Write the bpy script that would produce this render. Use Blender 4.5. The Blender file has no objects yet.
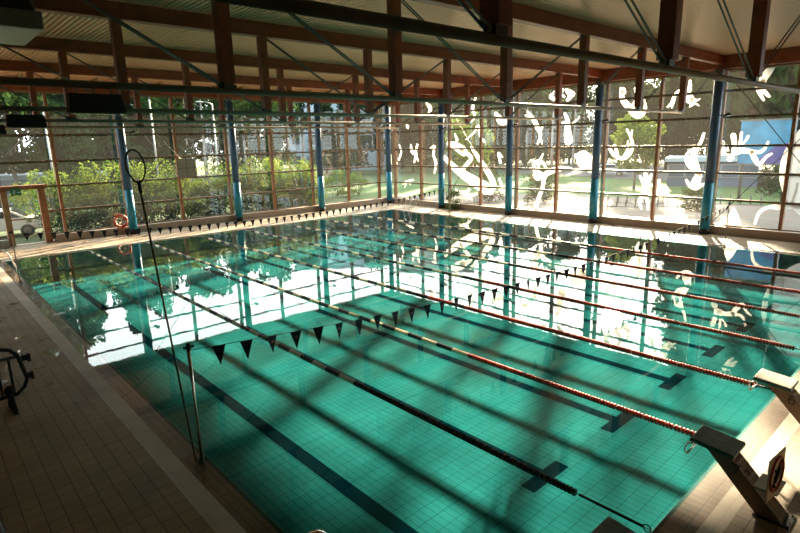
import bpy, bmesh, math, random
from mathutils import Vector, Matrix
random.seed(7)
PI=math.pi
SC=bpy.context.scene; COL=SC.collection
# ------------------------------------------------------------------ camera (solved from the pool's 25 m length)
FPX=542.3785; YAW,PIT,ROL=.8375,-.2247,-.024; CAM=Vector((-2.6125,-2.1024,4.3786))
F=Vector((math.cos(PIT)*math.cos(YAW),math.cos(PIT)*math.sin(YAW),math.sin(PIT)))
s0=F.cross(Vector((0,0,1))).normalized(); u0=s0.cross(F)
S=math.cos(ROL)*s0+math.sin(ROL)*u0; U=-math.sin(ROL)*s0+math.cos(ROL)*u0
cd=bpy.data.cameras.new('camera'); cam=bpy.data.objects.new('camera',cd); COL.objects.link(cam)
cd.sensor_width=36; cd.lens=FPX/800*36; cd.clip_end=600; cd.clip_start=.05
M=Matrix((S,U,-F)).transposed().to_4x4(); M.translation=CAM; cam.matrix_world=M; SC.camera=cam
def ray(x,y): return F+S*((x-400)/FPX)-U*((y-266.5)/FPX)
def onz(x,y,z=0.):
    d=ray(x,y); return CAM+d*((z-CAM.z)/d.z)
def onx(x,y,X):
    d=ray(x,y); return CAM+d*((X-CAM.x)/d.x)
# ------------------------------------------------------------------ materials
MT={}
def mat(name,col,rough=.6,metal=0.,noise=0.,nscale=6.,bump=0.,bscale=40.,stretch=None,coat=0.):
    if name in MT: return MT[name]
    m=bpy.data.materials.new(name); m.use_nodes=True; n=m.node_tree.nodes; l=m.node_tree.links
    b=n['Principled BSDF']; b.inputs['Base Color'].default_value=(*col,1); b.inputs['Roughness'].default_value=rough
    b.inputs['Metallic'].default_value=metal; b.inputs['Coat Weight'].default_value=coat
    if noise or bump:
        tc=n.new('ShaderNodeTexCoord'); mp=n.new('ShaderNodeMapping'); l.new(tc.outputs['Object'],mp.inputs[0])
        if stretch: mp.inputs['Scale'].default_value=stretch
    if noise:
        t=n.new('ShaderNodeTexNoise'); t.inputs['Scale'].default_value=nscale; t.inputs['Detail'].default_value=5
        l.new(mp.outputs[0],t.inputs['Vector'])
        r=n.new('ShaderNodeMapRange'); r.inputs[1].default_value=.25; r.inputs[2].default_value=.75
        r.inputs[3].default_value=1-noise; r.inputs[4].default_value=1+noise; l.new(t.outputs[0],r.inputs[0])
        v=n.new('ShaderNodeVectorMath'); v.operation='SCALE'; v.inputs[0].default_value=col
        l.new(r.outputs[0],v.inputs['Scale']); l.new(v.outputs[0],b.inputs['Base Color'])
    if bump:
        t=n.new('ShaderNodeTexNoise'); t.inputs['Scale'].default_value=bscale; l.new(mp.outputs[0],t.inputs['Vector'])
        k=n.new('ShaderNodeBump'); k.inputs['Strength'].default_value=bump; k.inputs['Distance'].default_value=.01
        l.new(t.outputs[0],k.inputs['Height']); l.new(k.outputs[0],b.inputs['Normal'])
    MT[name]=m; return m
def tile(name,c1,c2,mortar,sx,sy,gap,rough,wet=False,axis='XY',big=None):
    """grid of tiles sx by sy metres laid in world position"""
    m=bpy.data.materials.new(name); m.use_nodes=True; n=m.node_tree.nodes; l=m.node_tree.links; b=n['Principled BSDF']
    g=n.new('ShaderNodeNewGeometry'); sp=n.new('ShaderNodeSeparateXYZ'); l.new(g.outputs['Position'],sp.inputs[0])
    cb=n.new('ShaderNodeCombineXYZ')
    if axis=='XY': l.new(sp.outputs[0],cb.inputs[0]); l.new(sp.outputs[1],cb.inputs[1])
    else:
        ad=n.new('ShaderNodeMath'); l.new(sp.outputs[0],ad.inputs[0]); l.new(sp.outputs[1],ad.inputs[1])
        l.new(ad.outputs[0],cb.inputs[0]); l.new(sp.outputs[2],cb.inputs[1])
    br=n.new('ShaderNodeTexBrick'); br.offset=0; br.squash=1
    br.inputs['Scale'].default_value=1; br.inputs['Brick Width'].default_value=sx; br.inputs['Row Height'].default_value=sy
    br.inputs['Mortar Size'].default_value=gap; br.inputs['Mortar Smooth'].default_value=.2; br.inputs['Bias'].default_value=0
    br.inputs['Color1'].default_value=(*c1,1); br.inputs['Color2'].default_value=(*c2,1); br.inputs['Mortar'].default_value=(*mortar,1)
    l.new(cb.outputs[0],br.inputs['Vector'])
    nz=n.new('ShaderNodeTexNoise'); nz.inputs['Scale'].default_value=.9; nz.inputs['Detail'].default_value=6; l.new(g.outputs['Position'],nz.inputs['Vector'])
    r=n.new('ShaderNodeMapRange'); r.inputs[1].default_value=.3; r.inputs[2].default_value=.7; r.inputs[3].default_value=.82; r.inputs[4].default_value=1.15
    l.new(nz.outputs[0],r.inputs[0]); v=n.new('ShaderNodeVectorMath'); v.operation='SCALE'
    l.new(br.outputs['Color'],v.inputs[0]); l.new(r.outputs[0],v.inputs['Scale']); l.new(v.outputs[0],b.inputs['Base Color'])
    b.inputs['Roughness'].default_value=rough
    bp=n.new('ShaderNodeBump'); bp.invert=True; bp.inputs['Strength'].default_value=.35; bp.inputs['Distance'].default_value=.003
    l.new(br.outputs['Fac'],bp.inputs['Height']); l.new(bp.outputs[0],b.inputs['Normal'])
    if wet:   # splashed puddles: smooth film where a patchy noise is high, in a band beside the gutter
        w=n.new('ShaderNodeTexNoise'); w.inputs['Scale'].default_value=1.6; w.inputs['Detail'].default_value=7; w.inputs['Roughness'].default_value=.62
        l.new(g.outputs['Position'],w.inputs['Vector'])
        q=n.new('ShaderNodeMapRange'); q.inputs[1].default_value=.585; q.inputs[2].default_value=.60; l.new(w.outputs[0],q.inputs[0])
        a=n.new('ShaderNodeMapRange'); a.inputs[1].default_value=8.; a.inputs[2].default_value=10.; l.new(sp.outputs[1],a.inputs[0])
        e=n.new('ShaderNodeMath'); e.operation='MULTIPLY'; l.new(q.outputs[0],e.inputs[0]); l.new(a.outputs[0],e.inputs[1])
        rr=n.new('ShaderNodeMapRange'); rr.inputs[3].default_value=rough; rr.inputs[4].default_value=.06; l.new(e.outputs[0],rr.inputs[0])
        l.new(rr.outputs[0],b.inputs['Roughness'])
    MT[name]=m; return m
def nospec(m):
    m.node_tree.nodes['Principled BSDF'].inputs['Specular IOR Level'].default_value=0; return m
def mixmat(name,build):
    m=bpy.data.materials.new(name); m.use_nodes=True; n=m.node_tree.nodes; l=m.node_tree.links
    n.remove(n['Principled BSDF']); build(n,l,n['Material Output']); MT[name]=m; return m
def schlick(n,l,f0,top=1.):
    g=n.new('ShaderNodeNewGeometry'); d=n.new('ShaderNodeVectorMath'); d.operation='DOT_PRODUCT'; l.new(g.outputs['Incoming'],d.inputs[0]); l.new(g.outputs['Normal'],d.inputs[1])
    a=n.new('ShaderNodeMath'); a.operation='ABSOLUTE'; l.new(d.outputs['Value'],a.inputs[0])
    b=n.new('ShaderNodeMath'); b.operation='SUBTRACT'; b.inputs[0].default_value=1; l.new(a.outputs[0],b.inputs[1])
    c=n.new('ShaderNodeMath'); c.operation='POWER'; c.inputs[1].default_value=5; l.new(b.outputs[0],c.inputs[0])
    e=n.new('ShaderNodeMath'); e.operation='MULTIPLY_ADD'; e.inputs[1].default_value=top-f0; e.inputs[2].default_value=f0; l.new(c.outputs[0],e.inputs[0])
    return e
def b_glass(n,l,o):
    t=n.new('ShaderNodeBsdfTransparent'); t.inputs[0].default_value=(.90,.95,.94,1)
    g=n.new('ShaderNodeBsdfGlossy'); g.inputs['Roughness'].default_value=.0
    d=n.new('ShaderNodeBsdfTranslucent'); d.inputs[0].default_value=(.9,.86,.8,1)
    f=schlick(n,l,.05)
    m1=n.new('ShaderNodeMixShader'); m1.inputs[0].default_value=GLASS_DUST; l.new(t.outputs[0],m1.inputs[1]); l.new(d.outputs[0],m1.inputs[2])
    m2=n.new('ShaderNodeMixShader'); l.new(f.outputs[0],m2.inputs[0]); l.new(m1.outputs[0],m2.inputs[1]); l.new(g.outputs[0],m2.inputs[2])
    l.new(m2.outputs[0],o.inputs[0])
GLASS_DUST=.011
glass=mixmat('window_glass',b_glass)
def b_water(n,l,o,tint=(.30,.96,.98,1)):
    t=n.new('ShaderNodeBsdfTransparent'); t.inputs[0].default_value=tint
    g=n.new('ShaderNodeBsdfGlossy'); g.inputs['Roughness'].default_value=.012; g.inputs[0].default_value=(1,1,1,1)
    f=schlick(n,l,.025)
    ge=n.new('ShaderNodeNewGeometry')
    z=n.new('ShaderNodeTexNoise'); z.inputs['Scale'].default_value=1.3; z.inputs['Detail'].default_value=3; l.new(ge.outputs['Position'],z.inputs['Vector'])
    b=n.new('ShaderNodeBump'); b.inputs['Strength'].default_value=.06; b.inputs['Distance'].default_value=.02; l.new(z.outputs[0],b.inputs['Height'])
    l.new(b.outputs[0],g.inputs['Normal']); 
    m=n.new('ShaderNodeMixShader'); l.new(f.outputs[0],m.inputs[0]); l.new(t.outputs[0],m.inputs[1]); l.new(g.outputs[0],m.inputs[2]); l.new(m.outputs[0],o.inputs[0])
water_m=mixmat('pool_water',b_water); film_m=mixmat('gutter_film',lambda n,l,o:b_water(n,l,o,(.95,.95,.93,1)))
def film_build(col,tr):
    def f(n,l,o):
        d=n.new('ShaderNodeBsdfDiffuse'); d.inputs[0].default_value=(*col,1)
        t=n.new('ShaderNodeBsdfTranslucent'); t.inputs[0].default_value=(*col,1)
        m=n.new('ShaderNodeMixShader'); m.inputs[0].default_value=tr; l.new(d.outputs[0],m.inputs[1]); l.new(t.outputs[0],m.inputs[2]); l.new(m.outputs[0],o.inputs[0])
    return f
film=mixmat('white_window_film',film_build((.74,.71,.66),.6))
def leafmat(name,c1,c2):
    def f(n,l,o):
        g=n.new('ShaderNodeNewGeometry'); z=n.new('ShaderNodeTexNoise'); z.inputs['Scale'].default_value=.8; z.inputs['Detail'].default_value=4; l.new(g.outputs['Position'],z.inputs['Vector'])
        r=n.new('ShaderNodeMapRange'); r.inputs[1].default_value=.35; r.inputs[2].default_value=.65; l.new(z.outputs[0],r.inputs[0])
        x=n.new('ShaderNodeMix'); x.data_type='RGBA'; x.inputs[6].default_value=(*c1,1); x.inputs[7].default_value=(*c2,1); l.new(r.outputs[0],x.inputs[0])
        d=n.new('ShaderNodeBsdfDiffuse'); t=n.new('ShaderNodeBsdfTranslucent'); l.new(x.outputs[2],d.inputs[0]); l.new(x.outputs[2],t.inputs[0])
        m=n.new('ShaderNodeMixShader'); m.inputs[0].default_value=.45; l.new(d.outputs[0],m.inputs[1]); l.new(t.outputs[0],m.inputs[2]); l.new(m.outputs[0],o.inputs[0])
    return mixmat(name,f)
leaf_bush=leafmat('bush_leaves',(.035,.08,.012),(.17,.22,.035))
leaf_dark=leafmat('dark_leaves',(.010,.028,.010),(.035,.062,.014))
leaf_light=leafmat('light_leaves',(.06,.10,.012),(.13,.17,.03))
leaf_con=leafmat('conifer_needles',(.010,.030,.016),(.035,.065,.022))
bark=mat('bark',(.10,.08,.06),.9,noise=.3,nscale=5)
bark_pale=mat('pale_bark',(.26,.23,.20),.9,noise=.3,nscale=5)

deck_m=tile('deck_tiles',(.36,.262,.16),(.315,.225,.135),(.09,.06,.04),.2,.24,.006,.55,wet=True)
gut_m=tile('gutter_tiles',(.20,.105,.055),(.165,.085,.045),(.03,.018,.012),.12,.24,.006,.45)
strip_m=tile('pale_strip_tiles',(.60,.52,.41),(.56,.48,.38),(.42,.36,.28),.27,.24,.004,.5)
pool_m=tile('pool_floor_tiles',(.21,.235,.235),(.19,.215,.215),(.035,.07,.07),.125,.25,.0045,.5)
poolw_m=tile('pool_wall_tiles',(.19,.27,.27),(.17,.25,.25),(.06,.14,.14),.25,.125,.0035,.5,axis='W')
line_m=tile('lane_marking_tiles',(.006,.022,.035),(.005,.02,.03),(.004,.015,.02),.125,.25,.0035,.5)
for q in (pool_m,poolw_m,line_m): nospec(q)
wood_dark=mat('red_brown_timber',(.26,.055,.018),.5,noise=.3,nscale=3,stretch=(1,1,1),bump=.1)
wood_mul=mat('orange_brown_timber',(.32,.14,.055),.5,noise=.25,nscale=4,bump=.1)
tube_m=mat('grey_green_steel',(.33,.27,.22),.5,.0,noise=.1)
rod_m=mat('dark_steel_rod',(.10,.10,.09),.45,.5)
steel_black=mat('black_steel',(.012,.012,.012),.5,.2)
blue_m=mat('blue_paint',(.03,.10,.21),.4,noise=.08)
teal_m=mat('bright_blue_paint',(.012,.25,.42),.4,noise=.08)
transom_m=mat('bronze_transom',(.16,.10,.06),.45,.3)
curb_m=mat('beige_curb',(.42,.33,.25),.7,noise=.12,nscale=3)
wall_m=mat('cream_wall',(.15,.12,.10),.8,noise=.05)
chrome=mat('chrome',(.75,.75,.73),.15,1.)
flag_m=mat('navy_flag',(.006,.010,.026),.8,noise=.1)
emb_m=mat('red_emblem',(.45,.12,.12),.7)
red_f=mat('red_float',(.46,.055,.025),.65,noise=.15)
maroon_shade_f=mat('maroon_and_shaded_red_float',(.05,.012,.009),.65,noise=.2)  # maroon floats, and the first rope's red floats darkened for shade
blk_f=mat('black_float',(.018,.018,.02),.4)
wht_f=mat('white_float',(.75,.70,.55),.4)
cord_m=mat('grey_cord',(.35,.33,.3),.7)
plas_black=mat('black_plastic',(.008,.008,.008),.7)
white_p=mat('white_plastic',(.85,.85,.82),.4)
grate_m=mat('dark_edge_slot',(.006,.02,.02),.6)
block_top=mat('slate_grip_top',(.21,.26,.27),.75,noise=.25,nscale=14,bump=.3)
block_top_w=mat('cream_grip_top',(.62,.56,.46),.75,noise=.2,nscale=14,bump=.3)  # same grip surface in a paler cream
block_edge=mat('teal_block_edge',(.02,.15,.14),.4)
block_rear_lit=mat('sunlit_block_rear',(.42,.32,.22),.55,noise=.15)  # rear rails: block colour lightened as if the sun fell on them
block_side_shade=mat('shaded_block_side',(.27,.185,.12),.55,noise=.15)  # block body: same beige darkened to stand for its shaded side
sign_w=mat('sign_white',(.72,.62,.48),.5); sign_r=mat('sign_red',(.42,.03,.02),.5); ink=mat('black_ink',(.01,.01,.01),.6)
# corrugated cream roof sheet, satin
roof_m=mat('cream_roof_sheet',(.90,.56,.37),.34,.25,noise=.05)
# ------------------------------------------------------------------ mesh helpers
def link(name,bm,m=None,parent=None,smooth=False,bevel=0):
    me=bpy.data.meshes.new(name); bm.normal_update(); bm.to_mesh(me); bm.free()
    o=bpy.data.objects.new(name,me); COL.objects.link(o)
    if m is not None:
        for k in (m if isinstance(m,(list,tuple)) else [m]): me.materials.append(k)
    if smooth:
        for p in me.polygons: p.use_smooth=True
    if parent is not None: o.parent=parent
    if bevel:
        b=o.modifiers.new('bevel','BEVEL'); b.width=bevel; b.segments=2; b.limit_method='ANGLE'
    return o
def nb(): return bmesh.new()
def box(bm,x0,x1,y0,y1,z0,z1,mi=0,rot=None,piv=None):
    vs=[bm.verts.new((x,y,z)) for x in (x0,x1) for y in (y0,y1) for z in (z0,z1)]
    for q in ((0,1,3,2),(4,6,7,5),(0,4,5,1),(2,3,7,6),(0,2,6,4),(1,5,7,3)):
        bm.faces.new([vs[i] for i in q]).material_index=mi
    if rot is not None: bmesh.ops.transform(bm,matrix=Matrix.Translation(piv)@rot@Matrix.Translation(-Vector(piv)),verts=vs)
    return vs
def poly(bm,pts,mi=0):
    f=bm.faces.new([bm.verts.new(p) for p in pts]); f.material_index=mi; return f
def prism(bm,pts,d,mi=0):
    a=[bm.verts.new(p) for p in pts]; b=[bm.verts.new(Vector(p)+Vector(d)) for p in pts]; n=len(pts)
    for f in [bm.faces.new(a),bm.faces.new(b[::-1])]+[bm.faces.new((a[i],b[i],b[(i+1)%n],a[(i+1)%n])) for i in range(n)]: f.material_index=mi
def tube(bm,pts,r,seg=10,mi=0,closed=False):
    pts=[Vector(p) for p in pts]; n=len(pts); rings=[]; prev=None
    rs=r if isinstance(r,(list,tuple)) else [r]*n
    for i,p in enumerate(pts):
        if closed: t=(pts[(i+1)%n]-pts[i-1]).normalized()
        else: t=(pts[min(i+1,n-1)]-pts[max(i-1,0)]).normalized()
        if prev is None:
            a=t.cross(Vector((0,0,1)) if abs(t.z)<.95 else Vector((1,0,0))).normalized()
        else: a=(prev-t*prev.dot(t)).normalized()
        prev=a; b=t.cross(a)
        rings.append([bm.verts.new(p+(a*math.cos(2*PI*k/seg)+b*math.sin(2*PI*k/seg))*rs[i]) for k in range(seg)])
    for i in range(n if closed else n-1):
        A=rings[i];B=rings[(i+1)%n]
        for k in range(seg):
            f=bm.faces.new((A[k],A[(k+1)%seg],B[(k+1)%seg],B[k])); f.smooth=True; f.material_index=mi
    if not closed:
        bm.faces.new(rings[0][::-1]).material_index=mi; bm.faces.new(rings[-1]).material_index=mi
def arc(c,r,a0,a1,n,ax,ay):
    return [Vector(c)+Vector(ax)*(r*math.cos(a0+(a1-a0)*i/n))+Vector(ay)*(r*math.sin(a0+(a1-a0)*i/n)) for i in range(n+1)]
def sphere(bm,c,r,mi=0,u=12,v=8,sc=(1,1,1)):
    res=bmesh.ops.create_uvsphere(bm,u_segments=u,v_segments=v,radius=r)
    bmesh.ops.transform(bm,matrix=Matrix.Translation(c)@Matrix.Diagonal((*sc,1)),verts=res['verts'])
    for vv in res['verts']:
        for f in vv.link_faces: f.smooth=True; f.material_index=mi
def thing(name,label,cat,loc=(0,0,0),rz=0,group=None,kind=None):
    o=bpy.data.objects.new(name,None); COL.objects.link(o); o.location=loc; o.rotation_euler=(0,0,rz); o.empty_display_size=.2
    tag(o,label,cat,group,kind); return o
def tag(o,label=None,cat=None,group=None,kind=None):
    if label: o['label']=label
    if cat: o['category']=cat
    if group: o['group']=group
    if kind: o['kind']=kind
    return o
def struct(o,label=None):
    o['kind']='structure'
    if label: o['label']=label
    return o
def copy_tree(o,parent=None):
    c=o.copy(); COL.objects.link(c)
    if parent is not None: c.parent=parent
    for ch in list(o.children): copy_tree(ch,c)
    return c
# ------------------------------------------------------------------ the hall
PX,PY=21.25,25.0            # pool
GX,GY=24.6,29.1             # glazing planes
X0,Y0=-6.6,-4.9             # solid walls
GI,GS=.33,.36               # gutter widths (long sides, short sides)
def ring(bm,x0,x1,y0,y1,a0,a1,b0,b1,z,mi=0):
    for (p,q,r,s) in ((x0,x1,y0,b0),(x0,x1,b1,y1),(x0,a0,b0,b1),(a1,x1,b0,b1)):
        poly(bm,[(p,r,z),(q,r,z),(q,s,z),(p,s,z)],mi)
def ringwall(bm,a0,a1,b0,b1,z0,z1,mi=0):
    c=[(a0,b0),(a1,b0),(a1,b1),(a0,b1)]
    for i in range(4):
        p,q=c[i],c[(i+1)%4]; poly(bm,[(*p,z0),(*p,z1),(*q,z1),(*q,z0)],mi)
SW=.27
bm=nb(); ring(bm,X0,GX,Y0,GY,-GI-SW,PX+GI+SW,-GS-.21,PY+GS+SW,0); struct(link('floor',bm,deck_m))
bm=nb(); ring(bm,-GI-SW,PX+GI+SW,-GS-.21,PY+GS+SW,-GI,PX+GI,-GS,PY+GS,.002); ringwall(bm,-GI,PX+GI,-GS,PY+GS,-.03,.002); ringwall(bm,-GI-SW,PX+GI+SW,-GS-.21,PY+GS+SW,-.03,.002); struct(link('trim_1',bm,strip_m),'pale strip of tiles framing the pool gutter')
bm=nb(); ring(bm,-GI,PX+GI,-GS,PY+GS,-.045,PX+.045,-.045,PY+.045,-.022); struct(link('trim_2',bm,gut_m),'brown tiled overflow gutter around the pool')
bm=nb(); ring(bm,-.045,PX+.045,-.045,PY+.045,0,PX,0,PY,-.03); ringwall(bm,-.045,PX+.045,-.045,PY+.045,-.03,-.022); struct(link('trim_3',bm,grate_m),'dark slot at the edge of the pool')
DEP=.95
bm=nb(); poly(bm,[(0,0,-DEP),(PX,0,-DEP),(PX,PY,-DEP),(0,PY,-DEP)],0); ringwall(bm,0,PX,0,PY,-DEP,-.03,1); box(bm,X0-.3,GX+.2,Y0-.3,GY+.2,-DEP-.4,-DEP-.2,1)
struct(link('pool_basin',bm,[pool_m,poolw_m]),'teal tiled basin of the swimming pool')
LX=lambda k:.53+2.516*k     # rope k
for k in range(8):
    c=LX(k)+1.258; bm=nb()
    for (a,b,p,q) in ((c-.125,c+.125,2.3,PY-2.05),(c-.5,c+.5,2.05,2.3),(c-.5,c+.5,PY-2.05,PY-1.8)): poly(bm,[(a,p,-DEP+.003),(b,p,-DEP+.003),(b,q,-DEP+.003),(a,q,-DEP+.003)])
    struct(link('lane_marking',bm,line_m))
bm=nb(); ring(bm,-GI,PX+GI,-GS,PY+GS,0,PX,0,PY,-.008); tag(link('overflow_film',bm,film_m),'thin clear film of water standing in the brown gutter','water',kind='stuff')
bm=nb(); poly(bm,[(0,0,-.008),(PX,0,-.008),(PX,PY,-.008),(0,PY,-.008)])
tag(link('pool_water',bm,water_m),'clear still water filling the swimming pool, mirroring the windows','water',kind='stuff')
# solid walls
bm=nb(); box(bm,X0-.3,X0,Y0-.3,GY+.1,-.2,8.2); struct(link('wall_left',bm,wall_m))
bm=nb(); box(bm,X0,GX+.2,Y0-.3,Y0,-.2,8.2); struct(link('wall_back',bm,wall_m))
# curbs under the glazing
bm=nb(); box(bm,24.2,GX+.2,Y0,GY+.2,-.2,.36); struct(link('baseboard_right',bm,curb_m,bevel=.01))
bm=nb()
box(bm,X0,.6,28.75,GY+.2,-.2,.36); box(bm,2.5,24.2,28.75,GY+.2,-.2,.36)
struct(link('baseboard_far',bm,curb_m,bevel=.01))
bm=nb(); box(bm,.6,2.5,28.95,GY+.2,-.2,.03); struct(link('trim_4',bm,curb_m),'door sill')
# ribbed roof sheet
bm=nb(); x=X0-.6; prof=[]
while x<GX+1.6:
    prof+= [(x,7.66),(x+.055,7.66),(x+.07,7.715),(x+.125,7.715)]; x+=.14
prof.append((x,7.66))
ya,yb=Y0-.5,GY+2.2
A=[bm.verts.new((p,ya,z)) for p,z in prof]; B=[bm.verts.new((p,yb,z)) for p,z in prof]
for i in range(len(prof)-1): bm.faces.new((A[i],B[i],B[i+1],A[i+1]))
struct(link('ceiling',bm,roof_m))
bm=nb(); box(bm,X0-.7,GX+1.7,ya-.1,yb+.1,7.73,7.95); struct(link('trim_5',bm,mat('roof_top',(.25,.25,.25),.9)),'roof build-up')
# edge beams
bm=nb(); box(bm,23.95,24.2,Y0,28.75,7.1,7.65); struct(link('trim_6',bm,wood_dark),'red-brown timber edge beam over the right windows')
bm=nb(); box(bm,X0,24.2,28.75,28.98,7.12,7.65); struct(link('trim_7',bm,wood_dark),'red-brown timber edge beam over the far windows')
bm=nb(); box(bm,GX-.1,GX+.15,Y0,GY+.2,7.05,7.66); box(bm,X0,GX,GY-.1,GY+.15,7.05,7.66); struct(link('trim_8',bm,wood_mul),'timber window head')
for i in range(20):
    bm=nb(); x=-5.6+i*1.5; prism(bm,[(x,27.3,7.66),(x,28.75,7.3),(x,28.75,7.5),(x,27.8,7.66)],(.14,0,0)); struct(link('rafter_tail',bm,wood_mul))
# ---- glazing bays
ZT=[.36,1.52,2.71,3.90,5.13,6.24,7.05]
def bay(idx,kind,a,b,mull=True,door=False):
    """one window bay between mullions a and b. kind 'R': plane X=GX, runs in Y; 'F': plane Y=GY, runs in X"""
    e=bpy.data.objects.new('window_%d'%idx,None); COL.objects.link(e); struct(e)
    e.location=(GX,(a+b)/2,.36) if kind=='R' else ((a+b)/2,GY,.36)
    off=Vector(e.location)
    def L(bm):  # world -> local
        bmesh.ops.translate(bm,verts=bm.verts,vec=-off); return bm
    def bx(bm,u0,u1,w0,w1,z0,z1):
        if kind=='R': box(bm,GX+w0,GX+w1,u0,u1,z0,z1)
        else: box(bm,u0,u1,GY+w0,GY+w1,z0,z1)
    if mull:
        bm=nb(); bx(bm,b-.065,b+.065,-.12,.10,.36,7.06); link('mullion',L(bm),wood_mul,e)
    bm=nb(); z0=.36 if not door else .03
    if kind=='R': poly(bm,[(GX,a,z0),(GX,b,z0),(GX,b,7.05),(GX,a,7.05)])
    else: poly(bm,[(a,GY,z0),(b,GY,z0),(b,GY,7.05),(a,GY,7.05)])
    link('pane',L(bm),glass,e)
    for z in ZT[0 if not door else 1:-1]:
        if door and z<2.7: continue
        bm=nb(); bx(bm,a+.05,b-.05,-.045,.045,z-.045,z+.045); link('transom',L(bm),transom_m,e)
    return e
ys=[-4.8,-4.25,-1.5,1.2,3.94,6.63,9.32,12.02,14.77,17.49,20.2,22.89,25.59,28.36,GY]
i=1
for a,b in zip(ys[:-1],ys[1:]): bay(i,'R',a,b,mull=(b<GY)); i+=1
xs=[X0,-5.8,-2.9,0.74,2.3,3.04,6.0,8.92,11.87,14.81,17.78,20.75,23.6,GX]
for a,b in zip(xs[:-1],xs[1:]): bay(i,'F',a,b,mull=(b<GX and b not in (.74,2.3)),door=(a==.74)); i+=1
bm=nb(); box(bm,GX-.12,GX+.12,GY-.12,GY+.12,.36,7.06); struct(link('trim_9',bm,wood_mul),'timber corner post')
# exit door in the far wall
d=bpy.data.objects.new('door_1',None); COL.objects.link(d); struct(d,'glazed exit door with thick timber posts'); d.location=(1.5,GY,0)
for (x0,x1) in ((-.86,-.62),(.62,.90)):
    bm=nb(); box(bm,x0,x1,-.2,.14,.03,2.68); link('door_post',bm,wood_mul,d)
bm=nb(); box(bm,-.95,1.0,-.2,.14,2.62,2.82); link('door_head',bm,wood_mul,d)
bm=nb(); box(bm,-.62,.62,-.03,.03,1.2,1.26); link('door_rail',bm,transom_m,d)
# ---- trusses
PXS=[-2.1,1.6,5.32,9.05,12.77,16.5,20.22]
TY=[1.2,6.7,12.15,17.6,23.1]
tl=['nearest roof truss, its grey tube crossing the top of the picture','second roof truss from the viewer, carrying the largest black floodlight box','third roof truss from the viewer, of red timber posts over a thin grey tube','fourth roof truss from the viewer, second from the far windows','roof truss farthest from the viewer, closest to the far windows']
base=None
def make_truss():
    t=thing('roof_truss',tl[0],'roof truss',(0,TY[0],5.27),group='timber and steel roof trusses')
    W=Vector((0,0,5.27))
    bm=nb(); box(bm,-6,24.0,-.1,.1,2.05,2.38); box(bm,-6,24.0,-.13,.13,2.01,2.05); link('top_chord',bm,wood_dark,t,bevel=.006)
    bm=nb(); tube(bm,[(PXS[0],0,0),(PXS[-1],0,0)],.052,12); link('bottom_chord',bm,tube_m,t)
    for x in PXS:
        bm=nb(); box(bm,x-.1,x+.1,-.11,.11,.11,2.02); link('post',bm,wood_dark,t,bevel=.006)
        bm=nb(); box(bm,x-.09,x+.09,-.07,.07,.03,.11); box(bm,x-.16,x+.16,-.012,.012,-.02,.10); link('node_plate',bm,rod_m,t)
    xs=[-5.9]+PXS+[23.95]
    for i in range(8):
        left=xs[i+1]<=9.06
        p,q=((xs[i]+.1,2.0),(xs[i+1]-.12,.09)) if left else ((xs[i]+.12,.09),(xs[i+1]-.1,2.0))
        bm=nb()
        for s in (-.035,.035): tube(bm,[(p[0],s,p[1]),(q[0],s,q[1])],.015,6)
        for (a,b) in (p,q): sphere(bm,(a,0,b),.045,u=8,v=6)
        link('tie_rod',bm,rod_m,t)
    return t
t0=make_truss()
for i,y in enumerate(TY):
    t=t0 if i==0 else copy_tree(t0); t.location.y=y; t['label']=tl[i]
# ---- blue columns with a spotlight each
def make_column():
    c=thing('blue_column','x','column',group='blue steel columns before the windows')
    bm=nb(); tube(bm,[(0,0,2.3),(0,0,6.85)],.19,24); link('upper_shaft',bm,blue_m,c)
    bm=nb(); tube(bm,[(0,0,.26),(0,0,2.3)],.2,24); link('lower_shaft',bm,teal_m,c)['label']='brighter blue lower length'
    bm=nb(); tube(bm,[(0,0,0),(0,0,.26)],.205,24); link('base_collar',bm,plas_black,c)
    bm=nb(); tube(bm,[(0,0,6.85),(0,0,6.95)],.12,16); box(bm,-.17,.17,-.17,.17,6.95,7.09); link('head_plate',bm,rod_m,c)
    return c
def make_spot():
    s=thing('column_spotlight','x','spotlight',group='small spotlights on the blue columns')
    bm=nb(); box(bm,.0,.32,-.03,.03,-.02,.02); link('bracket',bm,plas_black,s)
    bm=nb(); tube(bm,[(.30,0,.03),(.34,0,-.0),(.36,0,-.05)],[.06,.16,.17],14); link('lamp_housing',bm,plas_black,s)
    bm=nb(); tube(bm,[(.36,0,-.05),(.361,0,-.056)],[.15,.15],14); link('lens',bm,white_p,s)
    return s
rc=[(23.98,28.4,'blue column in the far corner where the two window walls meet'),(23.98,23.1,'second blue column from the far corner along the right windows'),(23.98,17.6,'third blue column from the far corner along the right windows'),(23.98,12.15,'second blue column from the right edge of the picture'),(23.98,6.7,'thick blue column nearest the right edge, beside the sloping brace cables'),(23.98,1.2,'blue column just outside the right edge of the picture'),
    (17.95,28.4,'blue column of the far windows, nearest the far corner'),(12.0,28.4,'middle blue column of the far windows, beyond the sunny bushes'),(6.0,28.4,'blue column of the far windows beside the orange lifebuoy'),(0.0,28.4,'blue column at the left edge, beside the exit door'),(-5.9,28.4,'blue column left of the picture')]
c0=make_column(); s0_=make_spot(); first=True
for (x,y,lb) in rc:
    if y<2 or x<-5: continue
    c=c0 if first else copy_tree(c0); c.location=(x,y,0); c['label']=lb
    s=s0_ if first else copy_tree(s0_); s.location=(x-.12,y-.15,5.2) if x>23 else (x+.15,y-.12,5.2)
    s.rotation_euler.z=math.radians(-100 if x>23 else -30)
    s['label']='small black spotlight with a white lens on the '+lb; first=False
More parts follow.
